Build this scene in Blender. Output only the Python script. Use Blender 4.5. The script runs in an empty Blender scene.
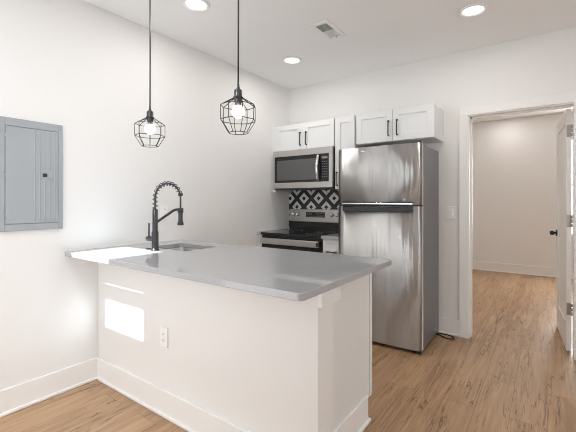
import bpy, bmesh, math, random
from mathutils import Vector, Matrix
random.seed(7)
PI = math.pi
scene = bpy.context.scene
COL = scene.collection

# ---------------------------------------------------------------- camera
CAM_H, YAW, F_PX = 1.25, math.radians(35.6), 362.0
cam_data = bpy.data.cameras.new('camera')
cam_data.sensor_fit = 'HORIZONTAL'
cam_data.sensor_width = 36.0
cam_data.lens = F_PX / 576.0 * 36.0
cam_data.shift_y = -15.0 / 576.0
cam_data.clip_start = 0.02
cam = bpy.data.objects.new('camera', cam_data)
cam.location = (0, 0, CAM_H)
cam.rotation_euler = (PI / 2, 0, YAW)
COL.objects.link(cam)
scene.camera = cam

# ---------------------------------------------------------------- world, sun, daylight and fill, exposure
world = bpy.data.worlds.new('sky')
scene.world = world
world.use_nodes = True
world.node_tree.nodes['Background'].inputs[0].default_value = (0.86, 0.93, 1.0, 1)
world.node_tree.nodes['Background'].inputs[1].default_value = 2.4

sun_data = bpy.data.lights.new('sun', 'SUN')
sun_data.energy = 24.0
sun_data.angle = math.radians(0.6)
sun_data.color = (0.78, 0.90, 1.0)
sun = bpy.data.objects.new('sun', sun_data)
sun.rotation_euler = Vector((-0.015, 1.0, -0.93)).to_track_quat('-Z', 'Y').to_euler()
sun.location = (-2.2, -3, 5)
COL.objects.link(sun)


def area(name, loc, direction, sx, sy, power, color=(1, 1, 1), spread=PI):
    d = bpy.data.lights.new(name, 'AREA')
    d.shape = 'RECTANGLE'
    d.size, d.size_y, d.energy, d.color, d.spread = sx, sy, power, color, spread
    o = bpy.data.objects.new(name, d)
    o.location = loc
    o.rotation_euler = Vector(direction).to_track_quat('-Z', 'Z').to_euler()
    COL.objects.link(o)
    return o


# daylight at the far window; the rear and right-hand lamps are added fill
area('fill_lamp_rear_left', (-1.76, -0.17, 1.03), (0, 1, 0.45), 1.3, 1.3, 2.5, (0.8, 0.9, 1.0))
area('fill_lamp_rear_right', (1.15, -0.17, 1.4), (-0.1, 1, 0.3), 1.4, 1.5, 4.2, (0.97, 0.98, 1.0))
area('fill_lamp_right', (2.27, 1.5, 1.45), (-1, 0, 0.4), 1.6, 1.5, 2, (0.98, 0.98, 1.0))
area('window_daylight_far', (0.66, 7.30, 1.47), (0, -1, 0), 0.9, 1.5, 38, (1.0, 0.98, 0.95))

vs = scene.view_settings
vs.view_transform = 'Standard'
vs.look = 'None'
vs.exposure = 0.0
vs.gamma = 1.0
vs.use_curve_mapping = False
scene.cycles.max_bounces = 10
scene.cycles.diffuse_bounces = 6
scene.cycles.glossy_bounces = 5
scene.cycles.blur_glossy = 0.0
scene.cycles.sample_clamp_indirect = 6.0
scene.cycles.filter_width = 1.0

# ---------------------------------------------------------------- materials
MATS = {}


def mat(name, color, rough=0.5, metal=0.0, spec=0.5, emit=0.0, emit_color=None, aniso=0.0, coat=0.0):
    m = bpy.data.materials.new(name)
    m.use_nodes = True
    b = m.node_tree.nodes['Principled BSDF']
    b.inputs['Base Color'].default_value = (*color, 1)
    b.inputs['Roughness'].default_value = rough
    b.inputs['Metallic'].default_value = metal
    b.inputs['Specular IOR Level'].default_value = spec
    if emit:
        b.inputs['Emission Color'].default_value = (*(emit_color or color), 1)
        b.inputs['Emission Strength'].default_value = emit
    if aniso:
        b.inputs['Anisotropic'].default_value = aniso
    if coat:
        b.inputs['Coat Weight'].default_value = coat
    MATS[name] = m
    return m


def nodes(m):
    return m.node_tree.nodes, m.node_tree.links, m.node_tree.nodes['Principled BSDF']


def add_bump(m, scale, strength, stretch=(1, 1, 1), detail=3.0, distance=0.002):
    n, l, b = nodes(m)
    tc = n.new('ShaderNodeTexCoord')
    mp = n.new('ShaderNodeMapping')
    mp.inputs['Scale'].default_value = stretch
    nz = n.new('ShaderNodeTexNoise')
    nz.inputs['Scale'].default_value = scale
    nz.inputs['Detail'].default_value = detail
    bp = n.new('ShaderNodeBump')
    bp.inputs['Strength'].default_value = strength
    bp.inputs['Distance'].default_value = distance
    l.new(tc.outputs['Object'], mp.inputs['Vector'])
    l.new(mp.outputs[0], nz.inputs['Vector'])
    l.new(nz.outputs['Fac'], bp.inputs['Height'])
    l.new(bp.outputs[0], b.inputs['Normal'])
    return nz


def mottle(m, c1, c2, scale, stretch=(1, 1, 1), detail=4.0):
    n, l, b = nodes(m)
    tc = n.new('ShaderNodeTexCoord')
    mp = n.new('ShaderNodeMapping')
    mp.inputs['Scale'].default_value = stretch
    nz = n.new('ShaderNodeTexNoise')
    nz.inputs['Scale'].default_value = scale
    nz.inputs['Detail'].default_value = detail
    cr = n.new('ShaderNodeValToRGB')
    cr.color_ramp.elements[0].position = 0.3
    cr.color_ramp.elements[1].position = 0.7
    cr.color_ramp.elements[0].color = (*c1, 1)
    cr.color_ramp.elements[1].color = (*c2, 1)
    l.new(tc.outputs['Object'], mp.inputs['Vector'])
    l.new(mp.outputs[0], nz.inputs['Vector'])
    l.new(nz.outputs['Fac'], cr.inputs['Fac'])
    l.new(cr.outputs[0], b.inputs['Base Color'])


wall_m = mat('wall_paint', (0.80, 0.788, 0.775), 0.6, spec=0.3)
mottle(wall_m, (0.795, 0.783, 0.77), (0.81, 0.798, 0.785), 1.5)
ceil_m = mat('ceiling_paint', (0.88, 0.87, 0.86), 0.9, spec=0.1)
mottle(ceil_m, (0.885, 0.885, 0.88), (0.895, 0.895, 0.89), 1.2)
trim_m = mat('trim_paint', (0.84, 0.83, 0.815), 0.35)
mottle(trim_m, (0.835, 0.825, 0.81), (0.85, 0.84, 0.825), 2.0)
cab_m = mat('cabinet_paint', (0.86, 0.86, 0.85), 0.38)
mottle(cab_m, (0.745, 0.75, 0.745), (0.76, 0.765, 0.76), 2.0)
black_m = mat('matte_black_metal', (0.018, 0.017, 0.017), 0.4, spec=0.5)
faucet_m = mat('dark_gunmetal', (0.075, 0.076, 0.08), 0.3, metal=0.7)
dark_m = mat('dark_plastic', (0.02, 0.02, 0.021), 0.45)
body_m = mat('appliance_black', (0.03, 0.03, 0.03), 0.5)
glass_m = mat('black_glass', (0.012, 0.012, 0.013), 0.06, spec=0.5)
mwglass_m = mat('smoked_window', (0.10, 0.10, 0.10), 0.22, spec=0.5)
mesh_m = mat('oven_window_mesh', (0.05, 0.05, 0.05), 0.4, spec=0.4)
bulb_m = mat('bulb_glow', (1, 0.97, 0.92), 0.3, emit=6.0, emit_color=(1.0, 0.96, 0.90))
lens_m = mat('light_lens', (1, 1, 1), 0.4, emit=5.0, emit_color=(1.0, 0.985, 0.96))
plate_m = mat('plastic_white', (0.86, 0.855, 0.84), 0.3)
slot_m = mat('slot_shadow', (0.10, 0.10, 0.10), 0.6)
panelbox_m = mat('grey_enamel', (0.345, 0.37, 0.39), 0.27, metal=0.0, spec=0.6)
add_bump(panelbox_m, 3.0, 0.25, detail=2.0)
hinge_m = mat('satin_nickel', (0.42, 0.40, 0.37), 0.35, metal=0.9)
chrome_m = mat('bright_chrome', (0.80, 0.80, 0.80), 0.14, metal=1.0)
ventdark_m = mat('duct_dark', (0.03, 0.032, 0.032), 0.8)
ventgrey_m = mat('louver_grey', (0.42, 0.43, 0.42), 0.6)
display_m = mat('display_black', (0.015, 0.016, 0.018), 0.15)
keypad_m = mat('keypad_print', (0.09, 0.09, 0.09), 0.5)
glyph_m = mat('display_print', (0.22, 0.22, 0.22), 0.5)
glow_panel_m = mat('daylight_glow', (0.9, 0.9, 0.9), 0.8, emit=1.6, emit_color=(0.95, 0.98, 1.0))  # window panels given their own glow in place of daylight
cord_m = mat('rubber_cord', (0.012, 0.012, 0.012), 0.5)
shadow_gap_m = mat('seal_grey', (0.08, 0.08, 0.08), 0.7)
cavity_m = mat('bare_socket', (0.10, 0.10, 0.105), 0.3, metal=0.8)
outside_m = mat('outside_render', (0.7, 0.68, 0.65), 0.9)


def add_ripple(m):
    # sheet-metal unevenness running up the doors
    n, l, b = nodes(m)
    tc = n.new('ShaderNodeTexCoord')
    mp = n.new('ShaderNodeMapping')
    mp.inputs['Scale'].default_value = (15, 1, 0.3)
    nz = n.new('ShaderNodeTexNoise')
    nz.inputs['Scale'].default_value = 1.0
    nz.inputs['Detail'].default_value = 2.5
    bp = n.new('ShaderNodeBump')
    bp.inputs['Strength'].default_value = 1.0
    bp.inputs['Distance'].default_value = 0.008
    l.new(tc.outputs['Object'], mp.inputs['Vector'])
    l.new(mp.outputs[0], nz.inputs['Vector'])
    l.new(nz.outputs['Fac'], bp.inputs['Height'])
    l.new(bp.outputs[0], b.inputs['Normal'])


for m_ in (bulb_m, lens_m, glow_panel_m):
    m_.cycles.emission_sampling = 'NONE'


def steel(name, color, rough, aniso, axis):
    m = mat(name, color, rough, metal=1.0, aniso=aniso)
    n, l, b = nodes(m)
    tc = n.new('ShaderNodeTexCoord')
    mp = n.new('ShaderNodeMapping')
    s = [6, 6, 6]
    for a in axis:
        s[a] = 320
    s[{0: 0, 1: 1, 2: 2}[[i for i in range(3) if i not in axis][0]]] = 2
    mp.inputs['Scale'].default_value = s
    nz = n.new('ShaderNodeTexNoise')
    nz.inputs['Scale'].default_value = 1.0
    nz.inputs['Detail'].default_value = 2.0
    mr = n.new('ShaderNodeMapRange')
    mr.inputs['To Min'].default_value = rough * 0.85
    mr.inputs['To Max'].default_value = rough * 1.2
    l.new(tc.outputs['Object'], mp.inputs['Vector'])
    l.new(mp.outputs[0], nz.inputs['Vector'])
    l.new(nz.outputs['Fac'], mr.inputs['Value'])
    l.new(mr.outputs[0], b.inputs['Roughness'])
    tg = n.new('ShaderNodeTangent')
    tg.direction_type = 'RADIAL'
    tg.axis = 'Z'
    l.new(tg.outputs[0], b.inputs['Tangent'])
    b.inputs['Anisotropic Rotation'].default_value = 0.25
    return m


steel_m = steel('brushed_steel', (0.58, 0.57, 0.56), 0.44, 1.0, (1, 2))
add_ripple(steel_m)
steel2_m = steel('range_steel', (0.58, 0.565, 0.55), 0.36, 0.5, (1, 2))
sink_m = mat('sink_steel', (0.55, 0.54, 0.53), 0.28, metal=1.0)
fside_m = mat('fridge_side_paint', (0.20, 0.20, 0.205), 0.38, metal=0.35)
add_bump(fside_m, 160.0, 0.15)

# quartz countertop
quartz_m = mat('grey_quartz', (0.36, 0.36, 0.365), 0.04, spec=0.5)
quartz_m.node_tree.nodes['Principled BSDF'].inputs['IOR'].default_value = 1.65
n, l, b = nodes(quartz_m)
tc = n.new('ShaderNodeTexCoord')
vz = n.new('ShaderNodeTexNoise')
vz.inputs['Scale'].default_value = 260
vz.inputs['Detail'].default_value = 2
cr = n.new('ShaderNodeValToRGB')
cr.color_ramp.elements[0].position = 0.35
cr.color_ramp.elements[1].position = 0.7
cr.color_ramp.elements[0].color = (0.37, 0.37, 0.38, 1)
cr.color_ramp.elements[1].color = (0.43, 0.43, 0.44, 1)
l.new(tc.outputs['Object'], vz.inputs['Vector'])
l.new(vz.outputs['Fac'], cr.inputs['Fac'])
l.new(cr.outputs[0], b.inputs['Base Color'])

# plank floor: planks run along Y
floor_m = mat('oak_plank_floor', (0.4, 0.27, 0.18), 0.38, spec=0.4)
n, l, b = nodes(floor_m)
tc = n.new('ShaderNodeTexCoord')
mp = n.new('ShaderNodeMapping')
mp.inputs['Rotation'].default_value = (0, 0, PI / 2)
br = n.new('ShaderNodeTexBrick')
br.offset = 0.37
br.offset_frequency = 2
br.inputs['Scale'].default_value = 1.0
br.inputs['Brick Width'].default_value = 1.22
br.inputs['Row Height'].default_value = 0.178
br.inputs['Mortar Size'].default_value = 0.0011
br.inputs['Mortar Smooth'].default_value = 0.3
br.inputs['Color1'].default_value = (0, 0, 0, 1)
br.inputs['Color2'].default_value = (1, 1, 1, 1)
br.inputs['Mortar'].default_value = (0.5, 0.5, 0.5, 1)
l.new(tc.outputs['Object'], mp.inputs['Vector'])
l.new(mp.outputs[0], br.inputs['Vector'])
# grain, shifted plank by plank
sep = n.new('ShaderNodeSeparateXYZ')
l.new(tc.outputs['Object'], sep.inputs[0])
wn = n.new('ShaderNodeMath'); wn.operation = 'MULTIPLY'; wn.inputs[1].default_value = 37.0
l.new(br.outputs['Color'], wn.inputs[0])
ya = n.new('ShaderNodeMath'); ya.operation = 'ADD'
l.new(sep.outputs['Y'], ya.inputs[0]); l.new(wn.outputs[0], ya.inputs[1])
cmb = n.new('ShaderNodeCombineXYZ')
l.new(sep.outputs['X'], cmb.inputs['X']); l.new(ya.outputs[0], cmb.inputs['Y'])


def streak(sx, sy, scale, detail, dist, lo, hi):
    m2 = n.new('ShaderNodeMapping')
    m2.inputs['Scale'].default_value = (sx, sy, 1)
    l.new(cmb.outputs[0], m2.inputs['Vector'])
    t = n.new('ShaderNodeTexNoise')
    t.inputs['Scale'].default_value = scale
    t.inputs['Detail'].default_value = detail
    t.inputs['Distortion'].default_value = dist
    l.new(m2.outputs[0], t.inputs['Vector'])
    r = n.new('ShaderNodeMapRange')
    r.inputs['From Min'].default_value = lo
    r.inputs['From Max'].default_value = hi
    l.new(t.outputs['Fac'], r.inputs['Value'])
    return r


def mixc(fac, a, bcol):
    mx = n.new('ShaderNodeMix'); mx.data_type = 'RGBA'
    if isinstance(fac, float):
        mx.inputs[0].default_value = fac
    else:
        l.new(fac, mx.inputs[0])
    for sock, v in ((mx.inputs[6], a), (mx.inputs[7], bcol)):
        if isinstance(v, tuple):
            sock.default_value = v
        else:
            l.new(v, sock)
    return mx.outputs[2]


tone = mixc(br.outputs['Color'], (0.37, 0.218, 0.114, 1), (0.475, 0.297, 0.17, 1))
g1 = streak(7, 0.8, 2.2, 6, 0.9, 0.38, 0.66)
tone = mixc(g1.outputs[0], tone, (0.535, 0.345, 0.202, 1))
g2 = streak(34, 1.1, 2.0, 9, 0.6, 0.42, 0.75)
g2m = n.new('ShaderNodeMath'); g2m.operation = 'MULTIPLY'; g2m.inputs[1].default_value = 0.5
l.new(g2.outputs[0], g2m.inputs[0])
tone = mixc(g2m.outputs[0], tone, (0.24, 0.138, 0.08, 1))


def crack(sx, sy, scale, dist, width, gate_lo, weight):
    """thin wavy dark lines that follow the grain: the contour of a stretched noise"""
    r0 = streak(sx, sy, scale, 4, dist, 0.0, 1.0)
    d0 = n.new('ShaderNodeMath'); d0.operation = 'SUBTRACT'; d0.inputs[1].default_value = 0.5
    l.new(r0.outputs[0], d0.inputs[0])
    d1 = n.new('ShaderNodeMath'); d1.operation = 'ABSOLUTE'
    l.new(d0.outputs[0], d1.inputs[0])
    d2 = n.new('ShaderNodeMapRange')
    d2.inputs['From Min'].default_value = 0.0
    d2.inputs['From Max'].default_value = width
    d2.inputs['To Min'].default_value = weight
    d2.inputs['To Max'].default_value = 0.0
    l.new(d1.outputs[0], d2.inputs['Value'])
    gt = streak(5.3, 0.9, 1.9, 2, 0.0, gate_lo, gate_lo + 0.08)
    d3 = n.new('ShaderNodeMath'); d3.operation = 'MULTIPLY'
    l.new(d2.outputs[0], d3.inputs[0]); l.new(gt.outputs[0], d3.inputs[1])
    return d3.outputs[0]


tone = mixc(crack(7, 0.55, 2.0, 1.2, 0.016, 0.46, 0.85), tone, (0.085, 0.045, 0.024, 1))
tone = mixc(crack(11, 0.8, 2.7, 0.8, 0.022, 0.44, 0.55), tone, (0.12, 0.066, 0.036, 1))
tone = mixc(br.outputs['Fac'], tone, (0.12, 0.072, 0.045, 1))
l.new(tone, b.inputs['Base Color'])
rr = n.new('ShaderNodeMapRange')
rr.inputs['To Min'].default_value = 0.34
rr.inputs['To Max'].default_value = 0.46
l.new(g1.outputs[0], rr.inputs['Value'])
l.new(rr.outputs[0], b.inputs['Roughness'])
bp = n.new('ShaderNodeBump')
bp.inputs['Strength'].default_value = 0.25
bp.inputs['Distance'].default_value = 0.001
bp.invert = True
l.new(br.outputs['Fac'], bp.inputs['Height'])
l.new(bp.outputs[0], b.inputs['Normal'])

# black and white diamond cement tile (pattern in the X-Z plane)
tile_m = mat('diamond_tile', (0.8, 0.8, 0.8), 0.3)
n, l, b = nodes(tile_m)
tc = n.new('ShaderNodeTexCoord')
sep = n.new('ShaderNodeSeparateXYZ')
geo = n.new('ShaderNodeNewGeometry')
l.new(geo.outputs['Position'], sep.inputs[0])


def M(op, a, bb=None):
    x = n.new('ShaderNodeMath'); x.operation = op
    for i, v in enumerate((a, bb)):
        if v is None:
            continue
        if isinstance(v, (int, float)):
            x.inputs[i].default_value = v
        else:
            l.new(v, x.inputs[i])
    return x.outputs[0]


PT = 0.2032
px = M('DIVIDE', M('ADD', sep.outputs['X'], 2.568), PT)
pz = M('DIVIDE', M('SUBTRACT', sep.outputs['Z'], 1.281), PT)
u = M('ADD', px, pz)
v = M('SUBTRACT', px, pz)
du = M('ABSOLUTE', M('SUBTRACT', u, M('ROUND', u)))
dv = M('ABSOLUTE', M('SUBTRACT', v, M('ROUND', v)))
r = M('MAXIMUM', du, dv)
white = M('MULTIPLY', M('GREATER_THAN', r, 0.13), M('LESS_THAN', r, 0.345))
# joints between the square tiles
jx = M('ABSOLUTE', M('SUBTRACT', px, M('ROUND', px)))
jz = M('ABSOLUTE', M('SUBTRACT', M('ADD', pz, 0.5), M('ROUND', M('ADD', pz, 0.5))))
joint = M('MAXIMUM', M('LESS_THAN', M('ABSOLUTE', M('SUBTRACT', jx, 0.5)), 0.004), M('LESS_THAN', jz, 0.004))
mx = n.new('ShaderNodeMix'); mx.data_type = 'RGBA'
mx.inputs[6].default_value = (0.022, 0.022, 0.026, 1)
mx.inputs[7].default_value = (0.80, 0.80, 0.79, 1)
l.new(white, mx.inputs[0])
mx2 = n.new('ShaderNodeMix'); mx2.data_type = 'RGBA'
l.new(joint, mx2.inputs[0])
l.new(mx.outputs[2], mx2.inputs[6])
mx2.inputs[7].default_value = (0.12, 0.12, 0.12, 1)
l.new(mx2.outputs[2], b.inputs['Base Color'])


# ---------------------------------------------------------------- mesh helpers
def new():
    return bmesh.new()


def box(bm, x0, x1, y0, y1, z0, z1, bev=0.0, seg=2):
    b2 = bmesh.new() if bev else bm
    vs_ = [b2.verts.new(p) for p in ((x0, y0, z0), (x1, y0, z0), (x1, y1, z0), (x0, y1, z0),
                                     (x0, y0, z1), (x1, y0, z1), (x1, y1, z1), (x0, y1, z1))]
    for f in ((0, 3, 2, 1), (4, 5, 6, 7), (0, 1, 5, 4), (1, 2, 6, 5), (2, 3, 7, 6), (3, 0, 4, 7)):
        b2.faces.new([vs_[i] for i in f])
    if bev:
        bmesh.ops.bevel(b2, geom=b2.edges[:], offset=bev, segments=seg, profile=0.5, affect='EDGES')
        join(bm, b2)
    return bm


def join(bm, b2, mtx=None):
    b2.verts.index_update()
    mp_ = []
    for v_ in b2.verts:
        mp_.append(bm.verts.new(mtx @ v_.co if mtx else v_.co))
    for f in b2.faces:
        try:
            nf = bm.faces.new([mp_[v_.index] for v_ in f.verts])
            nf.smooth = f.smooth
        except ValueError:
            pass
    b2.free()


def tube(bm, pts, r, seg=10, closed=False, cap=True):
    pts = [Vector(p) for p in pts]
    N = len(pts)
    rad = r if hasattr(r, '__len__') else [r] * N
    tang = []
    for i in range(N):
        if closed:
            t = pts[(i + 1) % N] - pts[i - 1]
        else:
            t = pts[min(i + 1, N - 1)] - pts[max(i - 1, 0)]
        tang.append(t.normalized())
    ref = Vector((0, 0, 1)) if abs(tang[0].z) < 0.9 else Vector((1, 0, 0))
    nrm = tang[0].cross(ref).normalized()
    rings = []
    for i in range(N):
        nrm = (nrm - tang[i] * nrm.dot(tang[i])).normalized()
        bi = tang[i].cross(nrm)
        rings.append([bm.verts.new(pts[i] + (nrm * math.cos(2 * PI * k / seg) + bi * math.sin(2 * PI * k / seg)) * rad[i])
                      for k in range(seg)])
    rng = range(N) if closed else range(N - 1)
    for i in rng:
        a, c = rings[i], rings[(i + 1) % N]
        for k in range(seg):
            f = bm.faces.new((a[k], a[(k + 1) % seg], c[(k + 1) % seg], c[k]))
            f.smooth = True
    if cap and not closed:
        bm.faces.new(rings[0][::-1])
        bm.faces.new(rings[-1])
    return bm


def lathe(bm, prof, center, axis='Z', seg=32, smooth=True):
    """prof: list of (radius, height along the axis)"""
    c = Vector(center)
    ax = {'X': (Vector((0, 1, 0)), Vector((0, 0, 1)), Vector((1, 0, 0))),
          'Y': (Vector((0, 0, 1)), Vector((1, 0, 0)), Vector((0, 1, 0))),
          'Z': (Vector((1, 0, 0)), Vector((0, 1, 0)), Vector((0, 0, 1)))}[axis]
    rings = []
    for (r_, h_) in prof:
        if r_ <= 1e-6:
            rings.append([bm.verts.new(c + ax[2] * h_)])
        else:
            rings.append([bm.verts.new(c + ax[2] * h_ + (ax[0] * math.cos(2 * PI * k / seg) + ax[1] * math.sin(2 * PI * k / seg)) * r_)
                          for k in range(seg)])
    for a, d in zip(rings, rings[1:]):
        for k in range(seg):
            k2 = (k + 1) % seg
            q = ([a[0]] if len(a) == 1 else [a[k], a[k2]]) + ([d[0]] if len(d) == 1 else [d[k2], d[k]])
            if len(q) > 2:
                f = bm.faces.new(q)
                f.smooth = smooth
    return bm


def build(name, bm, m, parent=None, smooth=False):
    """links the bmesh (in world coordinates) as ONE mesh object; a child keeps its place relative to its parent"""
    bmesh.ops.recalc_face_normals(bm, faces=bm.faces)
    if parent is not None:
        w = Vector((0, 0, 0))
        p = parent
        while p is not None:
            w += p.location
            p = p.parent
        bmesh.ops.translate(bm, verts=bm.verts, vec=-w)
    me = bpy.data.meshes.new(name)
    bm.to_mesh(me)
    bm.free()
    me.materials.append(m)
    o = bpy.data.objects.new(name, me)
    COL.objects.link(o)
    if parent is not None:
        o.parent = parent
    if smooth:
        for p_ in me.polygons:
            p_.use_smooth = True
    return o


def thing(name, loc, label, cat, group=None):
    o = bpy.data.objects.new(name, None)
    o.empty_display_size = 0.1
    o.location = loc
    COL.objects.link(o)
    o['label'] = label
    o['category'] = cat
    if group:
        o['group'] = group
    return o


def tag(o, label, cat, group=None):
    o['label'] = label
    o['category'] = cat
    if group:
        o['group'] = group
    return o


def struct(name, bm, m, label=None):
    o = build(name, bm, m)
    o['kind'] = 'structure'
    if label:
        o['label'] = label
    return o


def children_of(o):
    return [c for c in COL.objects if c.parent == o]


def copy_tree(o, parent=None):
    kids = children_of(o)
    c = o.copy()
    COL.objects.link(c)
    if parent is not None:
        c.parent = parent
    for k in kids:
        copy_tree(k, c)
    return c


def B(*a, **k):
    return box(new(), *a, **k)


# ---------------------------------------------------------------- the room
XL, YB, H = -2.585, 3.64, 2.625         # left wall, back wall, ceiling
XR, YR = 2.3, -0.2                      # right wall, rear wall (behind the camera)
YH, HH = 7.36, 2.68                     # far room: far wall, ceiling
DX0, DX1, DZ = -0.591, 0.172, 2.035     # doorway in the back wall
YB2 = 3.755                             # the far side of the back wall

struct('floor', B(XL - 0.1, XR + 0.1, YR - 0.1, YH + 0.1, -0.05, 0), floor_m)
struct('ceiling', B(XL - 0.1, XR + 0.1, YR - 0.03, YB + 0.06, H, H + 0.1), ceil_m)
struct('ceiling_far', B(XL - 0.1, XR + 0.1, YB + 0.06, YH + 0.1, HH, HH + 0.1), ceil_m)
struct('wall_left', B(XL - 0.1, XL, YR - 0.03, YH + 0.1, 0, HH), wall_m)
bm = new()
box(bm, XR, XR + 0.1, YR - 0.03, 0.7, 0, HH)
box(bm, XR, XR + 0.1, 2.3, YH + 0.1, 0, HH)
box(bm, XR, XR + 0.1, 0.7, 2.3, 0, 0.7)
box(bm, XR, XR + 0.1, 0.7, 2.3, 2.2, HH)
struct('wall_right', bm, wall_m)

bm = new()
box(bm, XL, DX0, YB, YB2, 0, H + 0.02)
box(bm, DX1 + 0.016, XR, YB, YB2, 0, H + 0.02)
box(bm, DX0, DX1 + 0.016, YB, YB2, DZ + 0.0, H + 0.02)
struct('wall_back', bm, wall_m)

# rear wall with the sun window and openings for two added fill windows
WX0, WX1, WZ0, WZ1 = -2.462, -2.018, 1.785, 2.48
VX0, VX1, VZ0, VZ1 = -2.42, -1.10, 0.06, 1.70
yo = YR - 0.03
UX0, UX1, UZ0, UZ1 = 0.45, 1.85, 0.65, 2.15
bm = new()
box(bm, XL, XR, yo, YR, WZ1, H)
box(bm, XL, WX0, yo, YR, 0, WZ1)
box(bm, WX1, UX0, yo, YR, WZ0, WZ1)
box(bm, UX1, XR, yo, YR, WZ0, WZ1)
box(bm, WX0, UX0, yo, YR, VZ1, WZ0)
box(bm, UX1, XR, yo, YR, VZ1, WZ0)
box(bm, WX0, VX0, yo, YR, 0, VZ1)
box(bm, VX1, UX0, yo, YR, 0, VZ1)
box(bm, UX1, XR, yo, YR, 0, VZ1)
box(bm, UX0, UX1, yo, YR, 0, UZ0)
box(bm, UX0, UX1, yo, YR, UZ1, WZ1)
box(bm, VX0, VX1, yo, YR, 0, VZ0)
struct('wall_rear', bm, wall_m)
# far wall of the far room, with its window
FX0, FX1, FZ0, FZ1 = 0.21, 1.1, 0.68, 2.27
bm = new()
box(bm, XL, FX0, YH, YH + 0.1, 0, HH)
box(bm, FX1, XR, YH, YH + 0.1, 0, HH)
box(bm, FX0, FX1, YH, YH + 0.1, 0, FZ0)
box(bm, FX0, FX1, YH, YH + 0.1, FZ1, HH)
struct('wall_far', bm, wall_m)
struct('wall_far_left', B(-1.75, -1.65, YB2, YH, 0, HH), wall_m)


def window_frame(name, x0, x1, z0, z1, yc, bars, m, shade=None):
    bm = new()
    w, d = 0.0, 0.02
    for z in bars:
        box(bm, x0, x1, yc - d / 2, yc + d / 2, z[0], z[1])
    o = struct(name, bm, m)
    return o


window_frame('window_1', WX0, WX1, WZ0, WZ1, YR - 0.012, [(1.982, 2.086)], trim_m)
w2 = window_frame('added_window_2', VX0, VX1, VZ0, VZ1, YR - 0.012,  # unseen window, added to go with the rear-left fill lamp
                  [(VZ0, VZ0 + 0.03), (VZ1 - 0.05, VZ1)], trim_m)
build('glow_panel', B(VX0, VX1, YR - 0.028, YR - 0.024, 0.15, VZ1), glow_panel_m, w2)
w3 = window_frame('window_3', FX0, FX1, FZ0, FZ1, YH + 0.03,
                  [(FZ0, FZ0 + 0.04), (FZ1 - 0.04, FZ1), (1.49, 1.53)], trim_m)
build('glow_panel', B(FX0, FX1, YH + 0.05, YH + 0.054, FZ0, FZ1), glow_panel_m, w3)  # glow stands in for daylight at the far window

w4 = window_frame('added_window_4', UX0, UX1, UZ0, UZ1, YR - 0.012,  # unseen window, added to carry the rear-right fill lamp
                  [(UZ0, UZ0 + 0.04), (UZ1 - 0.04, UZ1), (1.38, 1.42)], trim_m)
build('glow_panel', B(UX0, UX1, YR - 0.028, YR - 0.024, UZ0, UZ1), glow_panel_m, w4)  # glowing panel, closed to keep the sun out
bm = new()
for z in ((0.7, 0.74), (2.16, 2.2), (1.43, 1.47)):
    box(bm, XR + 0.02, XR + 0.05, 0.7, 2.3, z[0], z[1])
w5 = struct('added_window_5', bm, trim_m)  # unseen right-wall window, added for its fill lamp
build('glow_panel', B(XR + 0.055, XR + 0.06, 0.7, 2.3, 0.7, 2.2), glow_panel_m, w5)

# door lining and casing
bm = new()
box(bm, DX0 - 0.0, DX0 + 0.016, YB - 0.004, YB2 + 0.004, 0, DZ)
box(bm, DX0, DX1 + 0.016, YB - 0.004, YB2 + 0.004, DZ - 0.016, DZ + 0.001)
box(bm, DX1, DX1 + 0.016, YB - 0.004, YB2 + 0.004, 0, DZ)
box(bm, DX0 + 0.016, DX0 + 0.028, YB + 0.055, YB2 - 0.035, 0, DZ - 0.016)       # door stops
box(bm, DX0 + 0.016, DX1, YB + 0.055, YB2 - 0.035, DZ - 0.028, DZ - 0.016)
struct('trim_1', bm, trim_m)
CW = 0.074
for k, (yf, yb) in enumerate(((YB - 0.018, YB), (YB2, YB2 + 0.018))):
    bm = new()
    box(bm, DX0 - CW + 0.006, DX0 + 0.006, yf, yb, 0, DZ - 0.006, bev=0.003)
    if k == 0:
        box(bm, DX1 + 0.001, DX1 + CW, yf, yb, 0, DZ - 0.006, bev=0.003)
    box(bm, DX0 - CW + 0.006, DX1 + CW, yf, yb, DZ - 0.006, DZ + CW - 0.006, bev=0.003)
    struct('trim_%d' % (k + 2), bm, trim_m)


def baseboard(name, axis, fixed, out, a0, a1, hgt=0.15):
    """axis 'X': runs along X at Y = fixed, sticking out by out (signed)"""
    bm = new()
    for (t, z0, z1, bev) in ((0.015, 0, hgt, 0.004), (0.027, 0, 0.02, 0.006)):
        lo, hi = sorted((fixed, fixed + math.copysign(t, out)))
        if axis == 'X':
            box(bm, a0, a1, lo, hi, z0, z1, bev=bev)
        else:
            box(bm, lo, hi, a0, a1, z0, z1, bev=bev)
    return struct(name, bm, trim_m)


PY0, PY1, PX1 = 1.303, 1.44, -0.78      # half wall of the peninsula
baseboard('baseboard_left', 'Y', XL, 1, YR, PY0)
baseboard('baseboard_back', 'X', YB, -1, -0.9, DX0 - CW + 0.006)
baseboard('baseboard_back_right', 'X', YB, -1, DX1 + CW, XR)
baseboard('baseboard_far', 'X', YH, -1, -1.65, XR, 0.16)
baseboard('baseboard_peninsula', 'X', PY0, -1, XL, PX1 + 0.015)
struct('wall_peninsula', B(XL, PX1, PY0, PY1, 0, 0.887), wall_m)
struct('trim_4', B(-0.80, -0.760, PY0 + 0.001, PY1 + 0.035, 0.803, 0.887, bev=0.002), trim_m)   # block under the slab

# ---------------------------------------------------------------- the open door
HP = Vector((0.162, 3.782, 0))          # hinge edge, right corner
dv_ = Vector((-0.072, 0.997, 0)).normalized()
nv = Vector((dv_.y, -dv_.x, 0))         # towards the right of the leaf
DM = Matrix.Translation(HP) @ Matrix(((dv_.x, nv.x, 0, 0), (dv_.y, nv.y, 0, 0), (0, 0, 1, 0), (0, 0, 0, 1)))
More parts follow.
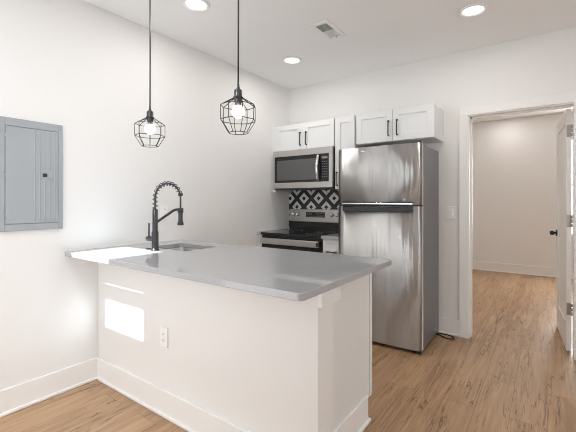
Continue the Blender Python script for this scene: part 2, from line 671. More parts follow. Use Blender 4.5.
# door space: x along the leaf, y across it (-0.035 .. 0), z up
DL, DT, DZ0, DZ1 = 0.728, 0.034, 0.012, 2.012
bm = new()
bd = new()
box(bd, 0.09, DL - 0.09, -DT + 0.010, -0.010, DZ0 + 0.2, DZ1 - 0.1)
for (a, c, e, g) in ((0, 0.1, DZ0, DZ1), (DL - 0.1, DL, DZ0, DZ1), (0.1, DL - 0.1, DZ0, DZ0 + 0.22), (0.1, DL - 0.1, DZ1 - 0.115, DZ1)):
    box(bd, a, c, -DT, 0, e, g, bev=0.002)
join(bm, bd, DM)
door = struct('door_1', bm, trim_m, 'white single-panel door standing open into the far room')
bm = new()
bd = new()
lathe(bd, [(0.0, 0), (0.031, 0), (0.031, 0.006), (0.026, 0.011), (0.0, 0.011)], (DL - 0.065, -DT - 0.011, 0.935), 'Y', 24)
lathe(bd, [(0.0, -0.052), (0.015, -0.05), (0.022, -0.04), (0.022, -0.022), (0.011, -0.014), (0.010, 0.0)], (DL - 0.065, -DT - 0.009, 0.935), 'Y', 20)
lathe(bd, [(0.0, 0), (0.031, 0), (0.031, 0.006), (0.026, 0.011), (0.0, 0.011)], (DL - 0.065, 0.0, 0.935), 'Y', 24)
lathe(bd, [(0.010, 0.0), (0.011, 0.014), (0.022, 0.022), (0.022, 0.04), (0.015, 0.05), (0.0, 0.052)], (DL - 0.065, 0.009, 0.935), 'Y', 20)
join(bm, bd, DM)
o = build('door_knob', bm, black_m, door)
o['label'] = 'round black knob near the free edge'
for z in (1.83, 1.085, 0.358):
    bm = new()
    bd = new()
    box(bd, -0.0025, 0.001, -0.032, -0.002, z - 0.05, z + 0.05, bev=0.001)
    for q in range(3):
        tube(bd, [(-0.004, 0.004, z - 0.05 + q * 0.0345), (-0.004, 0.004, z - 0.05 + q * 0.0345 + 0.031)], 0.0055, 10)
    join(bm, bd, DM)
    build('hinge', bm, hinge_m, door)

# ---------------------------------------------------------------- peninsula: cabinet, countertop, sink, faucet
CX1, CY0, CY1, CZ0, CZ1 = -0.716, 1.082, 2.025, 0.887, 0.917
cab = thing('peninsula_cabinet', (-1.7, 1.7, 0), 'white base cabinet run under the grey counter behind the half wall', 'cabinet')
EX = -0.835
bm = new()
box(bm, XL + 0.002, EX - 0.018, PY1 + 0.002, PY1 + 0.014, 0.0, 0.885)          # back panel
box(bm, XL + 0.002, XL + 0.02, PY1 + 0.014, 1.965, 0.0, 0.885)
box(bm, XL + 0.02, EX - 0.018, PY1 + 0.014, 1.965, 0.115, 0.135)               # bottom
box(bm, XL + 0.02, EX - 0.018, 1.90, 1.915, 0.0, 0.115)                        # toe board
build('carcass', bm, cab_m, cab)
bm = new()
box(bm, EX - 0.018, EX, PY1 + 0.002, 1.972, 0.12, 0.885, bev=0.001)
box(bm, EX - 0.018, EX, PY1 + 0.002, 1.91, 0.0, 0.12)
build('end_panel', bm, cab_m, cab)
bm = new()
box(bm, EX - 0.04, EX + 0.003, 1.974, 1.998, 0.12, 0.885, bev=0.001)
box(bm, XL + 0.002, XL + 0.04, 1.974, 1.998, 0.12, 0.885)
box(bm, XL + 0.04, EX - 0.04, 1.974, 1.998, 0.12, 0.15)
box(bm, XL + 0.04, EX - 0.04, 1.974, 1.998, 0.855, 0.885)
build('face_frame', bm, cab_m, cab)
bm = new()
box(bm, EX, EX + 0.013, PY1 + 0.002, 1.93, 0, 0.15, bev=0.004)
box(bm, EX, EX + 0.025, PY1 + 0.002, 1.945, 0, 0.02, bev=0.006)
build('end_baseboard', bm, trim_m, cab)


def shaker(bm, x0, x1, z0, z1, yf, sgn=1, st=0.055, th=0.02, rec=0.009):
    """a recessed-panel door; yf is its front face, sgn = +1 when it faces -Y"""
    def bx(a, c, e, g, front, back, bev=0.0):
        y0, y1 = sorted((front, back))
        box(bm, a, c, y0, y1, e, g, bev=bev)
    bx(x0 + st - 0.01, x1 - st + 0.01, z0 + st - 0.01, z1 - st + 0.01, yf + sgn * rec, yf + sgn * th)
    for (a, c, e, g) in ((x0, x0 + st, z0, z1), (x1 - st, x1, z0, z1), (x0 + st, x1 - st, z0, z0 + st), (x0 + st, x1 - st, z1 - st, z1)):
        bx(a, c, e, g, yf, yf + sgn * th, bev=0.0012)


def bar_pull(name, parent, x, z, yf, length, vertical=True, sgn=1):
    bm = new()
    h = length / 2
    o1, o2 = sorted((yf - sgn * 0.034, yf - sgn * 0.024))
    f1, f2 = sorted((yf - sgn * 0.028, yf))
    if vertical:
        box(bm, x - 0.005, x + 0.005, o1, o2, z - h, z + h, bev=0.002)
        for s in (-1, 1):
            box(bm, x - 0.0045, x + 0.0045, f1, f2, z + s * (h - 0.006) - 0.005, z + s * (h - 0.006) + 0.005)
    else:
        box(bm, x - h, x + h, o1, o2, z - 0.005, z + 0.005, bev=0.002)
        for s in (-1, 1):
            box(bm, x + s * (h - 0.006) - 0.005, x + s * (h - 0.006) + 0.005, f1, f2, z - 0.0045, z + 0.0045)
    return build(name, bm, black_m, parent)


xs = [XL + 0.04, -2.15, -1.72, -1.28, EX]
for a, c in zip(xs, xs[1:]):
    bm = new()
    shaker(bm, a + 0.0015, c - 0.0015, 0.125, 0.88, 2.019, sgn=-1)
    d = build('door', bm, cab_m, cab)
    bar_pull('handle', d, c - 0.04, 0.76, 2.019, 0.15, sgn=-1)


def rounded(x0, x1, y0, y1, r, seg=6, corners=(1, 1, 1, 1)):
    pts = []
    for (cx, cy, a0, on, px_, py_) in ((x1 - r, y0 + r, -PI / 2, corners[0], x1, y0), (x1 - r, y1 - r, 0, corners[1], x1, y1),
                                       (x0 + r, y1 - r, PI / 2, corners[2], x0, y1), (x0 + r, y0 + r, PI, corners[3], x0, y0)):
        if on:
            for k in range(seg + 1):
                a = a0 + PI / 2 * k / seg
                pts.append((cx + r * math.cos(a), cy + r * math.sin(a)))
        else:
            pts.append((px_, py_))
    return pts


SX0, SX1, SY0, SY1 = -2.36, -1.945, 1.55, 1.845
outer = rounded(XL + 0.001, CX1, CY0, CY1, 0.022, corners=(1, 1, 0, 0))
inner = rounded(SX0, SX1, SY0, SY1, 0.03)
bm = new()
ov = [bm.verts.new((x, y, CZ1)) for x, y in outer]
iv = [bm.verts.new((x, y, CZ1)) for x, y in inner]
edges = [bm.edges.new((a, ov[(i + 1) % len(ov)])) for i, a in enumerate(ov)]
edges += [bm.edges.new((a, iv[(i + 1) % len(iv)])) for i, a in enumerate(iv)]
bmesh.ops.triangle_fill(bm, use_beauty=True, use_dissolve=False, edges=edges)
ret = bmesh.ops.extrude_face_region(bm, geom=bm.faces[:])
lowv = [g for g in ret['geom'] if isinstance(g, bmesh.types.BMVert)]
bmesh.ops.translate(bm, verts=lowv, vec=(0, 0, CZ0 - CZ1))
bmesh.ops.recalc_face_normals(bm, faces=bm.faces)
rim = [e for e in bm.edges if len(e.link_faces) == 2 and e.calc_face_angle(0) > 1.2
       and abs(e.verts[0].co.z - e.verts[1].co.z) < 1e-5 and e.verts[0].co.z > CZ0 - 1]
bmesh.ops.bevel(bm, geom=rim, offset=0.003, segments=2, profile=0.5, affect='EDGES')
top = build('countertop', bm, quartz_m)
tag(top, 'long grey quartz countertop on the peninsula with sink cutout', 'countertop')

# undermount sink
snk = thing('kitchen_sink', ((SX0 + SX1) / 2, (SY0 + SY1) / 2, 0.70), 'stainless steel undermount sink set in the grey peninsula counter', 'sink')
bm = new()
e = 0.004
dz = 0.20
prof_rings = []
zt = CZ0 - 0.001
for (grow, z, rr_) in ((0.028, zt, 0.05), (e, zt, 0.034), (e - 0.004, zt - 0.02, 0.034), (-0.006, zt - dz + 0.03, 0.03), (-0.016, zt - dz + 0.008, 0.028), (-0.04, zt - dz, 0.025)):
    pr = rounded(SX0 - grow, SX1 + grow, SY0 - grow, SY1 + grow, rr_)
    prof_rings.append([bm.verts.new((x, y, z)) for x, y in pr])
for a, c in zip(prof_rings, prof_rings[1:]):
    for k in range(len(a)):
        f = bm.faces.new((a[k], a[(k + 1) % len(a)], c[(k + 1) % len(a)], c[k]))
        f.smooth = True
bm.faces.new(prof_rings[-1])
basin = build('basin', bm, sink_m, snk)
sol = basin.modifiers.new('gauge', 'SOLIDIFY')
sol.thickness = 0.0015
sol.offset = 1
bm = lathe(new(), [(0.0, 0.004), (0.022, 0.004), (0.03, 0.008), (0.045, 0.006), (0.047, 0.001), (0.0, 0.001)], ((SX0 + SX1) / 2, (SY0 + SY1) / 2, zt - dz), seg=28)
build('drain', bm, chrome_m, snk)

# spring-neck faucet
FX, FY = -2.148, 1.462
fau = thing('kitchen_faucet', (FX, FY, CZ1), 'dark spring-neck kitchen faucet standing beside the sink', 'faucet')
bm = lathe(new(), [(0.0, 0.0), (0.027, 0.0), (0.027, 0.006), (0.0225, 0.010), (0.0225, 0.125), (0.018, 0.132), (0.0175, 0.275), (0.0135, 0.278), (0.0, 0.278)], (FX, FY, CZ1), seg=28)
build('body', bm, faucet_m, fau)
ZA = CZ1 + 0.278
# hose path: up, half circle over, down to the spray head
R = 0.104
path = []
ztop0 = 1.268
for k in range(6):
    path.append(Vector((FX, FY, ZA - 0.01 + (ztop0 - ZA + 0.01) * k / 6)))
for k in range(25):
    a = PI - PI * k / 24
    path.append(Vector((FX, FY + R + R * math.cos(a), ztop0 + R * math.sin(a))))
HX = FY + 2 * R
for k in range(1, 5):
    path.append(Vector((FX, HX, ztop0 - 0.075 * k / 4)))
build('hose', tube(new(), path, 0.0062, 10), faucet_m, fau)
# spring coil round the hose
cum = [0]
for a, c in zip(path, path[1:]):
    cum.append(cum[-1] + (c - a).length)
send = cum[5 + 22]
coil = []
turns = 13
steps = turns * 14
for i in range(steps + 1):
    s = send * i / steps
    j = max(k for k in range(len(cum)) if cum[k] <= s + 1e-9)
    j = min(j, len(path) - 2)
    t = (s - cum[j]) / max(cum[j + 1] - cum[j], 1e-9)
    p = path[j].lerp(path[j + 1], t)
    tg_ = (path[min(j + 2, len(path) - 1)] - path[max(j - 1, 0)]).normalized()
    n1 = Vector((1, 0, 0))
    n2 = tg_.cross(n1).normalized()
    a = 2 * PI * turns * i / steps
    coil.append(p + (n1 * math.cos(a) + n2 * math.sin(a)) * 0.0150)
build('spring', tube(new(), coil, 0.0031, 6), faucet_m, fau)
bm = lathe(new(), [(0.0, 0.0), (0.0165, 0.0), (0.0165, 0.02), (0.0, 0.02)], (FX, HX, ztop0 + 0.018), seg=20)
lathe(bm, [(0.0, 0.0), (0.0, 0.0)], (FX, HX, ztop0), seg=3)
build('collar', bm, faucet_m, fau)
ZH = 1.198
bm = lathe(new(), [(0.0, 0.0), (0.0145, 0.0), (0.0155, -0.02), (0.0155, -0.085), (0.019, -0.10), (0.0225, -0.112), (0.0225, -0.122), (0.0, -0.122)], (FX, HX, ZH), seg=24)
build('spray_head', bm, faucet_m, fau)
bm = new()
tube(bm, [(FX, FY, 1.10), (FX, FY + 0.03, 1.117), (FX, FY + 0.145, 1.182), (FX, FY + 0.168, 1.189), (FX, HX - 0.01, 1.189)], 0.009, 12)
lathe(bm, [(0.018, -0.016), (0.0205, -0.016), (0.0205, 0.016), (0.018, 0.016), (0.018, -0.016)], (FX, HX, 1.183), seg=24)
build('support_arm', bm, faucet_m, fau)
bm = lathe(new(), [(0.0, 0.0), (0.0175, 0.0), (0.0175, -0.066), (0.015, -0.07), (0.0, -0.07)], (FX - 0.018, FY, 0.993), 'X', 20)
tube(bm, [(FX - 0.066, FY, 0.993), (FX - 0.066, FY - 0.004, 1.02), (FX - 0.054, FY - 0.01, 1.10)], [0.0065, 0.006, 0.005], 10)
build('lever', bm, faucet_m, fau)
# small dark disc beside the faucet
o = build('counter_disc', lathe(new(), [(0.0, 0.0), (0.019, 0.0), (0.018, 0.004), (0.0, 0.0055)], (-2.255, FY + 0.02, CZ1), seg=22), faucet_m)
tag(o, 'small dark round disc lying flat on the counter beside the faucet', 'hole cover')

# ---------------------------------------------------------------- wall cabinets
UY = 3.31
UZ1 = 2.10


def wall_cabinet(x0, x1, z0, z1, label, doors, handles, filler=0.0):
    t = thing('wall_cabinet', ((x0 + x1) / 2, YB, z0), label, 'cabinet')
    build('carcass', B(x0, x1, UY, YB - 0.001, z0, z1, bev=0.001), cab_m, t)
    if filler:
        build('filler_strip', B(x0, x0 + filler, UY - 0.012, UY, z0, z1), cab_m, t)
    for (a, c), (hx, hz) in zip(doors, handles):
        bm = new()
        shaker(bm, a, c, z0 + 0.002, z1 - 0.002, UY - 0.022, st=0.058)
        d = build('door', bm, cab_m, t)
        bar_pull('handle', d, hx, hz, UY - 0.022, 0.145)
    return t


MX0, MX1 = XL + 0.05, -1.775
wall_cabinet(XL + 0.001, MX1, 1.812, UZ1, 'white two-door wall cabinet above the microwave', [(MX0, -2.1565), (-2.1535, MX1 - 0.002)],
             [(-2.182, 1.925), (-2.105, 1.925)], 0.05)
wall_cabinet(-1.765, -1.545, 1.37, UZ1, 'narrow tall white wall cabinet between microwave and refrigerator', [(-1.763, -1.547)], [(-1.735, 1.475)])
wall_cabinet(-1.53, -0.795, 1.805, UZ1, 'white two-door wall cabinet above the refrigerator', [(-1.528, -1.164), (-1.161, -0.797)],
             [(-1.197, 1.925), (-1.117, 1.925)])
o = build('filler_panel', B(XL + 0.001, MX0 - 0.003, UY - 0.01, YB - 0.0095, 1.352, 1.811, bev=0.001), cab_m)
tag(o, 'narrow white filler panel between left wall and microwave', 'filler panel')

# ---------------------------------------------------------------- microwave
MY, MZ0, MZ1 = 3.25, 1.378, 1.81
mw = thing('microwave', ((MX0 + MX1) / 2, YB, MZ0), 'stainless steel over-the-range microwave with black glass door', 'microwave')
build('body', B(MX0, MX1, MY + 0.03, YB - 0.015, MZ0, MZ1 - 0.001, bev=0.002), body_m, mw)
bm = new()
box(bm, MX0, MX1, MY, MY + 0.032, 1.742, MZ1 - 0.002, bev=0.003)
box(bm, MX0, MX1, MY, MY + 0.032, MZ0 + 0.012, 1.452, bev=0.003)
box(bm, MX0, MX0 + 0.022, MY, MY + 0.032, 1.452, 1.742)
box(bm, MX1 - 0.038, MX1, MY, MY + 0.032, 1.452, 1.742)
build('front_frame', bm, steel2_m, mw)
bm = B(MX0 + 0.022, -1.925, MY + 0.003, MY + 0.031, 1.452, 1.742)
d = build('door', bm, glass_m, mw)
build('window', B(MX0 + 0.055, -1.965, MY + 0.0015, MY + 0.004, 1.478, 1.70), mwglass_m, d)
bm = new()
pts = []
for k in range(13):
    t = k / 12
    pts.append((-1.933, MY - 0.012 - 0.03 * math.sin(PI * t), 1.466 + 0.262 * t))
tube(bm, pts, 0.016, 12)
box(bm, -1.943, -1.923, MY - 0.014, MY + 0.005, 1.466, 1.484)
box(bm, -1.943, -1.923, MY - 0.014, MY + 0.005, 1.710, 1.728)
build('handle', bm, chrome_m, d)
cp = build('control_panel', B(-1.923, MX1 - 0.038, MY + 0.002, MY + 0.031, 1.452, 1.742), display_m, mw)
bm = new()
box(bm, -1.898, -1.832, MY + 0.0005, MY + 0.002, 1.69, 1.712)
build('display', bm, glyph_m, cp)
bm = new()
for r_ in range(7):
    for c_ in range(3):
        x = -1.896 + c_ * 0.0235
        z = 1.655 - r_ * 0.026
        box(bm, x, x + 0.016, MY + 0.0008, MY + 0.002, z, z + 0.008)
build('keypad', bm, keypad_m, cp)
build('bottom_grille', B(MX0 + 0.004, MX1 - 0.004, MY + 0.012, MY + 0.03, MZ0, MZ0 + 0.014), dark_m, mw)

# ---------------------------------------------------------------- backsplash
o = build('tile_backsplash', B(XL + 0.001, -1.5, YB - 0.009, YB - 0.0005, 0.90, 1.80), tile_m)
tag(o, 'black and white diamond tile backsplash behind the range', 'backsplash')

# ---------------------------------------------------------------- range
RY = 3.045
rg = thing('range', ((MX0 + MX1) / 2, 3.33, 0), 'stainless steel electric range with black glass cooktop', 'stove')
RX0, RX1 = MX0 + 0.004, MX1 - 0.003
build('body', B(RX0, RX1, RY + 0.02, YB - 0.03, 0.05, 0.885, bev=0.002), body_m, rg)
bm = B(RX0 - 0.001, RX1 + 0.001, RY - 0.015, YB - 0.075, 0.886, 0.912, bev=0.004)
ck = build('cooktop', bm, glass_m, rg)
for (bx_, by_, br_) in ((-2.35, 3.20, 0.11), (-1.96, 3.20, 0.085), (-2.35, 3.44, 0.08), (-1.96, 3.44, 0.10)):
    bm = lathe(new(), [(br_ - 0.003, 0.0), (br_, 0.0), (br_, 0.0004), (br_ - 0.003, 0.0004), (br_ - 0.003, 0.0)], (bx_, by_, 0.9121), seg=36)
    build('burner_ring', bm, glyph_m, ck)
# backguard: black lower strip and the steel control panel
bm = B(RX0, RX1, YB - 0.075, YB - 0.03, 0.90, 1.008, bev=0.002)
build('vent_strip', bm, glass_m, rg)
bg = build('backguard', B(RX0, RX1, YB - 0.075, YB - 0.012, 1.008, 1.155, bev=0.004), steel2_m, rg)
yk = YB - 0.075
build('display', B(-2.292, -2.04, yk - 0.002, yk + 0.004, 1.062, 1.122), display_m, bg)
bm = new()
for r_ in range(3):
    for c_ in range(9):
        if 3 <= c_ <= 4 and r_ > 0:
            continue
        x = -2.28 + c_ * 0.026
        box(bm, x, x + 0.015, yk - 0.003, yk - 0.001, 1.070 + r_ * 0.017, 1.075 + r_ * 0.017)
build('key_legends', bm, glyph_m, bg)
for x in (-2.467, -2.402, -1.945, -1.880):
    bm = lathe(new(), [(0.0, -0.03), (0.017, -0.03), (0.020, -0.026), (0.022, -0.004), (0.025, 0.0), (0.0, 0.0)], (x, yk, 1.095), 'Y', 24)
    box(bm, x - 0.003, x + 0.003, yk - 0.036, yk - 0.028, 1.078, 1.112, bev=0.001)
    build('knob', bm, chrome_m, bg)
# oven door
bm = new()
box(bm, RX0, RX1, RY, RY + 0.035, 0.23, 0.875, bev=0.004)
od = build('oven_door', bm, glass_m, rg)
build('window', B(-2.44, -1.87, RY - 0.001, RY + 0.005, 0.36, 0.66), mesh_m, od)
hb = build('handle', B(RX0 + 0.006, RX1 - 0.012, RY - 0.05, RY - 0.032, 0.795, 0.858, bev=0.006, seg=3), steel2_m, od)
for x in (RX0 + 0.012, RX1 - 0.045):
    build('bracket', B(x, x + 0.03, RY - 0.034, RY + 0.004, 0.80, 0.853), dark_m, hb)
build('end_cap', B(RX1 - 0.036, RX1 - 0.012, RY - 0.052, RY - 0.03, 0.808, 0.848, bev=0.002), dark_m, hb)
build('drawer', B(RX0, RX1, RY + 0.002, RY + 0.035, 0.065, 0.22, bev=0.004), steel2_m, rg)
for x in (RX0 + 0.05, RX1 - 0.05):
    for y in (RY + 0.07, YB - 0.08):
        bm = lathe(new(), [(0.0, 0.0), (0.018, 0.0), (0.018, 0.012), (0.008, 0.014), (0.008, 0.052), (0.0, 0.052)], (x, y, 0), seg=14)
        build('foot', bm, dark_m, rg)

# base cabinet between range and refrigerator, with its counter
NX0, NX1 = -1.77, -1.582
nb = thing('base_cabinet', ((NX0 + NX1) / 2, 3.34, 0), 'narrow white base cabinet between range and refrigerator', 'cabinet')
build('carcass', B(NX0, NX1, 3.07, YB - 0.001, 0.11, 0.884), cab_m, nb)
build('toe_board', B(NX0, NX1, 3.13, 3.145, 0.0, 0.11), cab_m, nb)
bm = new()
shaker(bm, NX0 + 0.002, NX1 - 0.002, 0.755, 0.88, 3.05, st=0.032)
d = build('drawer', bm, cab_m, nb)
bar_pull('handle', d, -1.665, 0.765, 3.05, 0.10, vertical=False)
bm = new()
shaker(bm, NX0 + 0.002, NX1 - 0.002, 0.125, 0.75, 3.05, st=0.045)
d = build('door', bm, cab_m, nb)
bar_pull('handle', d, NX0 + 0.03, 0.64, 3.05, 0.13)
o = build('counter_section', B(NX0 - 0.002, NX1, 3.02, YB - 0.011, 0.885, 0.915, bev=0.002), quartz_m)
tag(o, 'short grey quartz counter section between range and refrigerator', 'countertop')
o = build('base_filler', B(XL + 0.001, MX0 - 0.001, 3.05, YB - 0.001, 0.0, 0.884), cab_m)
tag(o, 'white filler strip between the left wall and the range', 'filler panel')
o = build('counter_strip', B(XL + 0.001, MX0, 3.02, YB - 0.011, 0.885, 0.915, bev=0.002), quartz_m)
tag(o, 'thin grey quartz counter strip between left wall and range', 'countertop')

# ---------------------------------------------------------------- refrigerator
GX0, GX1, GY, GZ = -1.577, -0.823, 2.985, 1.725
fr = thing('refrigerator', ((GX0 + GX1) / 2, 3.34, 0), 'stainless steel top-freezer refrigerator with grey sides', 'refrigerator')
build('cabinet_body', B(GX0 + 0.004, GX1 - 0.002, GY + 0.075, 3.575, 0.03, GZ - 0.012, bev=0.004), fside_m, fr)


def curved_door(x0, x1, z0, z1, y, depth, bow=0.011, seg=20):
    bm = new()
    ring = []
    for k in range(seg + 1):
        t = k / seg * 2 - 1
        # gentle bow, rolled over at both vertical edges
        edge = 0.016 * max(0.0, (abs(t) - 0.93) / 0.07) ** 2
        ring.append((x0 + (x1 - x0) * k / seg, y + bow * t * t + edge))
    lo = [bm.verts.new((x, yy, z0)) for x, yy in ring]
    hi = [bm.verts.new((x, yy, z1)) for x, yy in ring]
    bl = [bm.verts.new((x0, y + depth, z0)), bm.verts.new((x1, y + depth, z0))]
    bh = [bm.verts.new((x0, y + depth, z1)), bm.verts.new((x1, y + depth, z1))]
    for k in range(seg):
        f = bm.faces.new((lo[k], lo[k + 1], hi[k + 1], hi[k]))
        f.smooth = True
    bm.faces.new((lo[-1], bl[1], bh[1], hi[-1]))
    bm.faces.new((bl[1], bl[0], bh[0], bh[1]))
    bm.faces.new((bl[0], lo[0], hi[0], bh[0]))
    bm.faces.new(hi + [bh[1], bh[0]])
    bm.faces.new([bl[0], bl[1]] + lo[::-1])
    return bm


fz = build('freezer_door', curved_door(GX0, GX1, 1.216, GZ, GY, 0.066), steel_m, fr)
fd = build('fridge_door', curved_door(GX0, GX1, 0.032, 1.206, GY, 0.066), steel_m, fr)
build('door_seal', B(GX0 + 0.008, GX1 - 0.006, GY + 0.03, GY + 0.076, 0.07, GZ - 0.014), shadow_gap_m, fr)
# horizontal pocket handles on both sides of the split
bm = new()
box(bm, -1.515, -0.885, GY - 0.022, GY + 0.012, 1.219, 1.234, bev=0.004)
hz_ = build('handle', bm, chrome_m, fz)
build('grip_shadow_strip', B(-1.515, -0.885, GY - 0.012, GY + 0.01, 1.2165, 1.2195), dark_m, hz_)
bm = B(-1.515, -0.885, GY - 0.012, GY + 0.012, 1.2345, 1.243, bev=0.002)
build('grip_insert', bm, dark_m, hz_)
bm = B(-1.515, -0.885, GY - 0.02, GY + 0.012, 1.157, 1.196, bev=0.005)
hd = build('handle', bm, dark_m, fd)
bm = B(-1.515, -0.885, GY - 0.016, GY + 0.010, 1.196, 1.2055, bev=0.002)
build('grip_insert', bm, glass_m, hd)
# small raised badge near the top of the freezer door
bm = B(-1.345, -1.305, GY - 0.0005, GY + 0.004, 1.682, 1.692, bev=0.001)
build('badge', bm, chrome_m, fz)
build('foot_grille', B(GX0 + 0.02, GX1 - 0.02, GY + 0.067, GY + 0.09, 0.004, 0.05), dark_m, fr)
for x in (GX0 + 0.05, GX1 - 0.045):
    bm = lathe(new(), [(0.0, 0.0), (0.02, 0.0), (0.02, 0.012), (0.01, 0.016), (0.01, 0.031), (0.0, 0.031)], (x, GY + 0.055, 0), seg=14)
    build('foot', bm, dark_m, fr)
for x in (GX0 + 0.05, GX1 - 0.05):
    build('rear_roller', lathe(new(), [(0.0, 0.0), (0.018, 0.0), (0.018, 0.031), (0.0, 0.031)], (x, 3.50, 0), seg=14), dark_m, fr)
bm = B(GX1 - 0.075, GX1 - 0.01, GY + 0.02, GY + 0.13, GZ - 0.012, GZ + 0.012, bev=0.004)
build('top_hinge', bm, body_m, fr)

# power cord loop on the floor beside the refrigerator
ctrl = [(-0.93, 3.58), (-0.86, 3.592), (-0.80, 3.604), (-0.74, 3.598), (-0.692, 3.568), (-0.69, 3.525), (-0.735, 3.505), (-0.80, 3.545), (-0.86, 3.575)]
pts = []
for i in range(len(ctrl) - 1):
    p0, p1, p2, p3 = [Vector(ctrl[max(0, min(len(ctrl) - 1, j))]) for j in (i - 1, i, i + 1, i + 2)]
    for k in range(6):
        t = k / 6
        q = 0.5 * ((2 * p1) + (p2 - p0) * t + (2 * p0 - 5 * p1 + 4 * p2 - p3) * t * t + (3 * p1 - p0 - 3 * p2 + p3) * t ** 3)
        pts.append((q.x, q.y, 0.0052))
o = build('power_cord', tube(new(), pts, 0.005, 8), cord_m)
tag(o, 'black power cord looped on the wood floor beside the refrigerator', 'cord')

# ---------------------------------------------------------------- things on the walls
# electrical panel on the left wall
EY0, EY1, EZ0, EZ1 = 0.70, 1.066, 1.07, 1.742
ep = thing('breaker_panel', (XL, (EY0 + EY1) / 2, EZ0), 'grey metal electrical breaker panel on the left wall', 'electrical panel')
xf = XL + 0.014
bm = new()
DY0, DY1, DZa, DZb = 0.757, 1.036, EZ0 + 0.045, EZ1 - 0.05
box(bm, XL + 0.001, xf - 0.004, EY0 + 0.01, EY1 - 0.01, EZ0 + 0.01, EZ1 - 0.01)
gp = 0.002
for (a, c, e_, g_) in ((EY0, DY0 - gp, EZ0, EZ1), (DY1 + gp, EY1, EZ0, EZ1), (DY0 - gp, DY1 + gp, EZ0, DZa - gp), (DY0 - gp, DY1 + gp, DZb + gp, EZ1)):
    box(bm, XL + 0.001, xf + 0.002, a, c, e_, g_, bev=0.003)
cv = build('cover', bm, panelbox_m, ep)
bm = B(xf - 0.002, xf + 0.006, DY0, DY1, DZa, DZb, bev=0.0025)
for k in range(5):
    y = 0.905 + k * 0.028
    ztop, zbot = DZb - 0.012, DZa + 0.014
    if k in (2, 3):
        tube(bm, [(xf + 0.004, y, 1.45), (xf + 0.003, y, 1.46), (xf + 0.003, y, ztop - 0.01), (xf + 0.004, y, ztop)], 0.006, 8)
        tube(bm, [(xf + 0.004, y, zbot), (xf + 0.003, y, zbot + 0.01), (xf + 0.003, y, 1.38), (xf + 0.004, y, 1.39)], 0.006, 8)
    else:
        tube(bm, [(xf + 0.004, y, zbot), (xf + 0.003, y, zbot + 0.01), (xf + 0.003, y, ztop - 0.01), (xf + 0.004, y, ztop)], 0.006, 8)
dr = build('door', bm, panelbox_m, ep)
bm = B(xf + 0.004, xf + 0.0095, 0.938, 1.006, 1.393, 1.430, bev=0.002)
lt = build('latch', bm, panelbox_m, dr)
build('slider', B(xf + 0.009, xf + 0.0115, 0.946, 0.972, 1.400, 1.422, bev=0.001), dark_m, lt)
for z in (DZa + 0.06, (DZa + DZb) / 2, DZb - 0.06):
    build('hinge', tube(new(), [(xf + 0.006, DY0 - 0.003, z - 0.016), (xf + 0.006, DY0 - 0.003, z + 0.016)], 0.004, 10), hinge_m, ep)
for y in (EY0 + 0.013, EY1 - 0.014):
    for z in (EZ0 + 0.02, EZ1 - 0.024):
        bm = lathe(new(), [(0.0, 0.004), (0.004, 0.0035), (0.0065, 0.0), (0.0, -0.001)], (xf + 0.002, y, z), 'X', 14)
        build('screw', bm, hinge_m, ep)


def plate_thing(name, label, cat, center, axis, kind, group=None):
    """a cover plate 72 x 116 mm; axis says where it faces: '-Y' or '+X'"""
    t = thing(name, center, label, cat, group)
    c = Vector(center)

    def P(x0, x1, d0, d1, z0, z1, bev=0.0):
        if axis == '-Y':
            return B(c.x + x0, c.x + x1, c.y - d1, c.y - d0, c.z + z0, c.z + z1, bev=bev)
        return B(c.x + d0, c.x + d1, c.y + x0, c.y + x1, c.z + z0, c.z + z1, bev=bev)
    build('cover_plate', P(-0.036, 0.036, 0.0005, 0.008, -0.058, 0.058, 0.0025), plate_m, t)
    if kind == 'outlet':
        rec = build('receptacle', P(-0.0165, 0.0165, 0.007, 0.0105, -0.034, 0.034, 0.0015), plate_m, t)
        for s in (-1, 1):
            for (a, w_) in ((-0.0075, 0.0012), (0.0055, 0.0012)):
                build('slot', P(a - w_, a + w_, 0.0102, 0.0110, s * 0.018 - 0.004, s * 0.018 + 0.005), slot_m, rec)
    else:
        build('rocker', P(-0.0165, 0.0165, 0.007, 0.0135, -0.034, 0.034, 0.002), plate_m, t)
    return t


plate_thing('wall_outlet', 'white electrical outlet low on the front of the half wall', 'outlet', (-1.822, PY0, 0.455), '-Y', 'outlet')
plate_thing('wall_outlet', 'white electrical outlet on left wall just behind the faucet', 'outlet', (XL, 1.843, 1.162), '+X', 'outlet')
plate_thing('light_switch', 'white rocker light switch between refrigerator and doorway', 'switch', (-0.730, YB, 1.14), '-Y', 'switch')

# ---------------------------------------------------------------- ceiling: recessed lights, air vent
def recessed_light(loc, label, power, grp='recessed ceiling lights', color=(1.0, 0.98, 0.955)):
    x, y, z = loc
    t = thing('recessed_light', loc, label, 'ceiling light', grp)
    bm = lathe(new(), [(0.066, -0.002), (0.072, -0.010), (0.090, -0.010), (0.094, -0.006), (0.095, 0.0), (0.066, 0.0), (0.066, -0.002)], loc, seg=40)
    build('trim_ring', bm, plate_m, t)
    bm = lathe(new(), [(0.0, -0.004), (0.06, -0.0035), (0.066, -0.002), (0.066, -0.001), (0.0, -0.001)], loc, seg=40)
    build('lens', bm, lens_m, t)
    d = bpy.data.lights.new('recessed_lamp', 'AREA')
    d.shape = 'DISK'
    d.size = 0.13
    d.energy = power
    d.color = color
    o = bpy.data.objects.new('recessed_lamp', d)
    COL.objects.link(o)
    o.location = (0, 0, -0.0095)
    o.parent = t
    return t


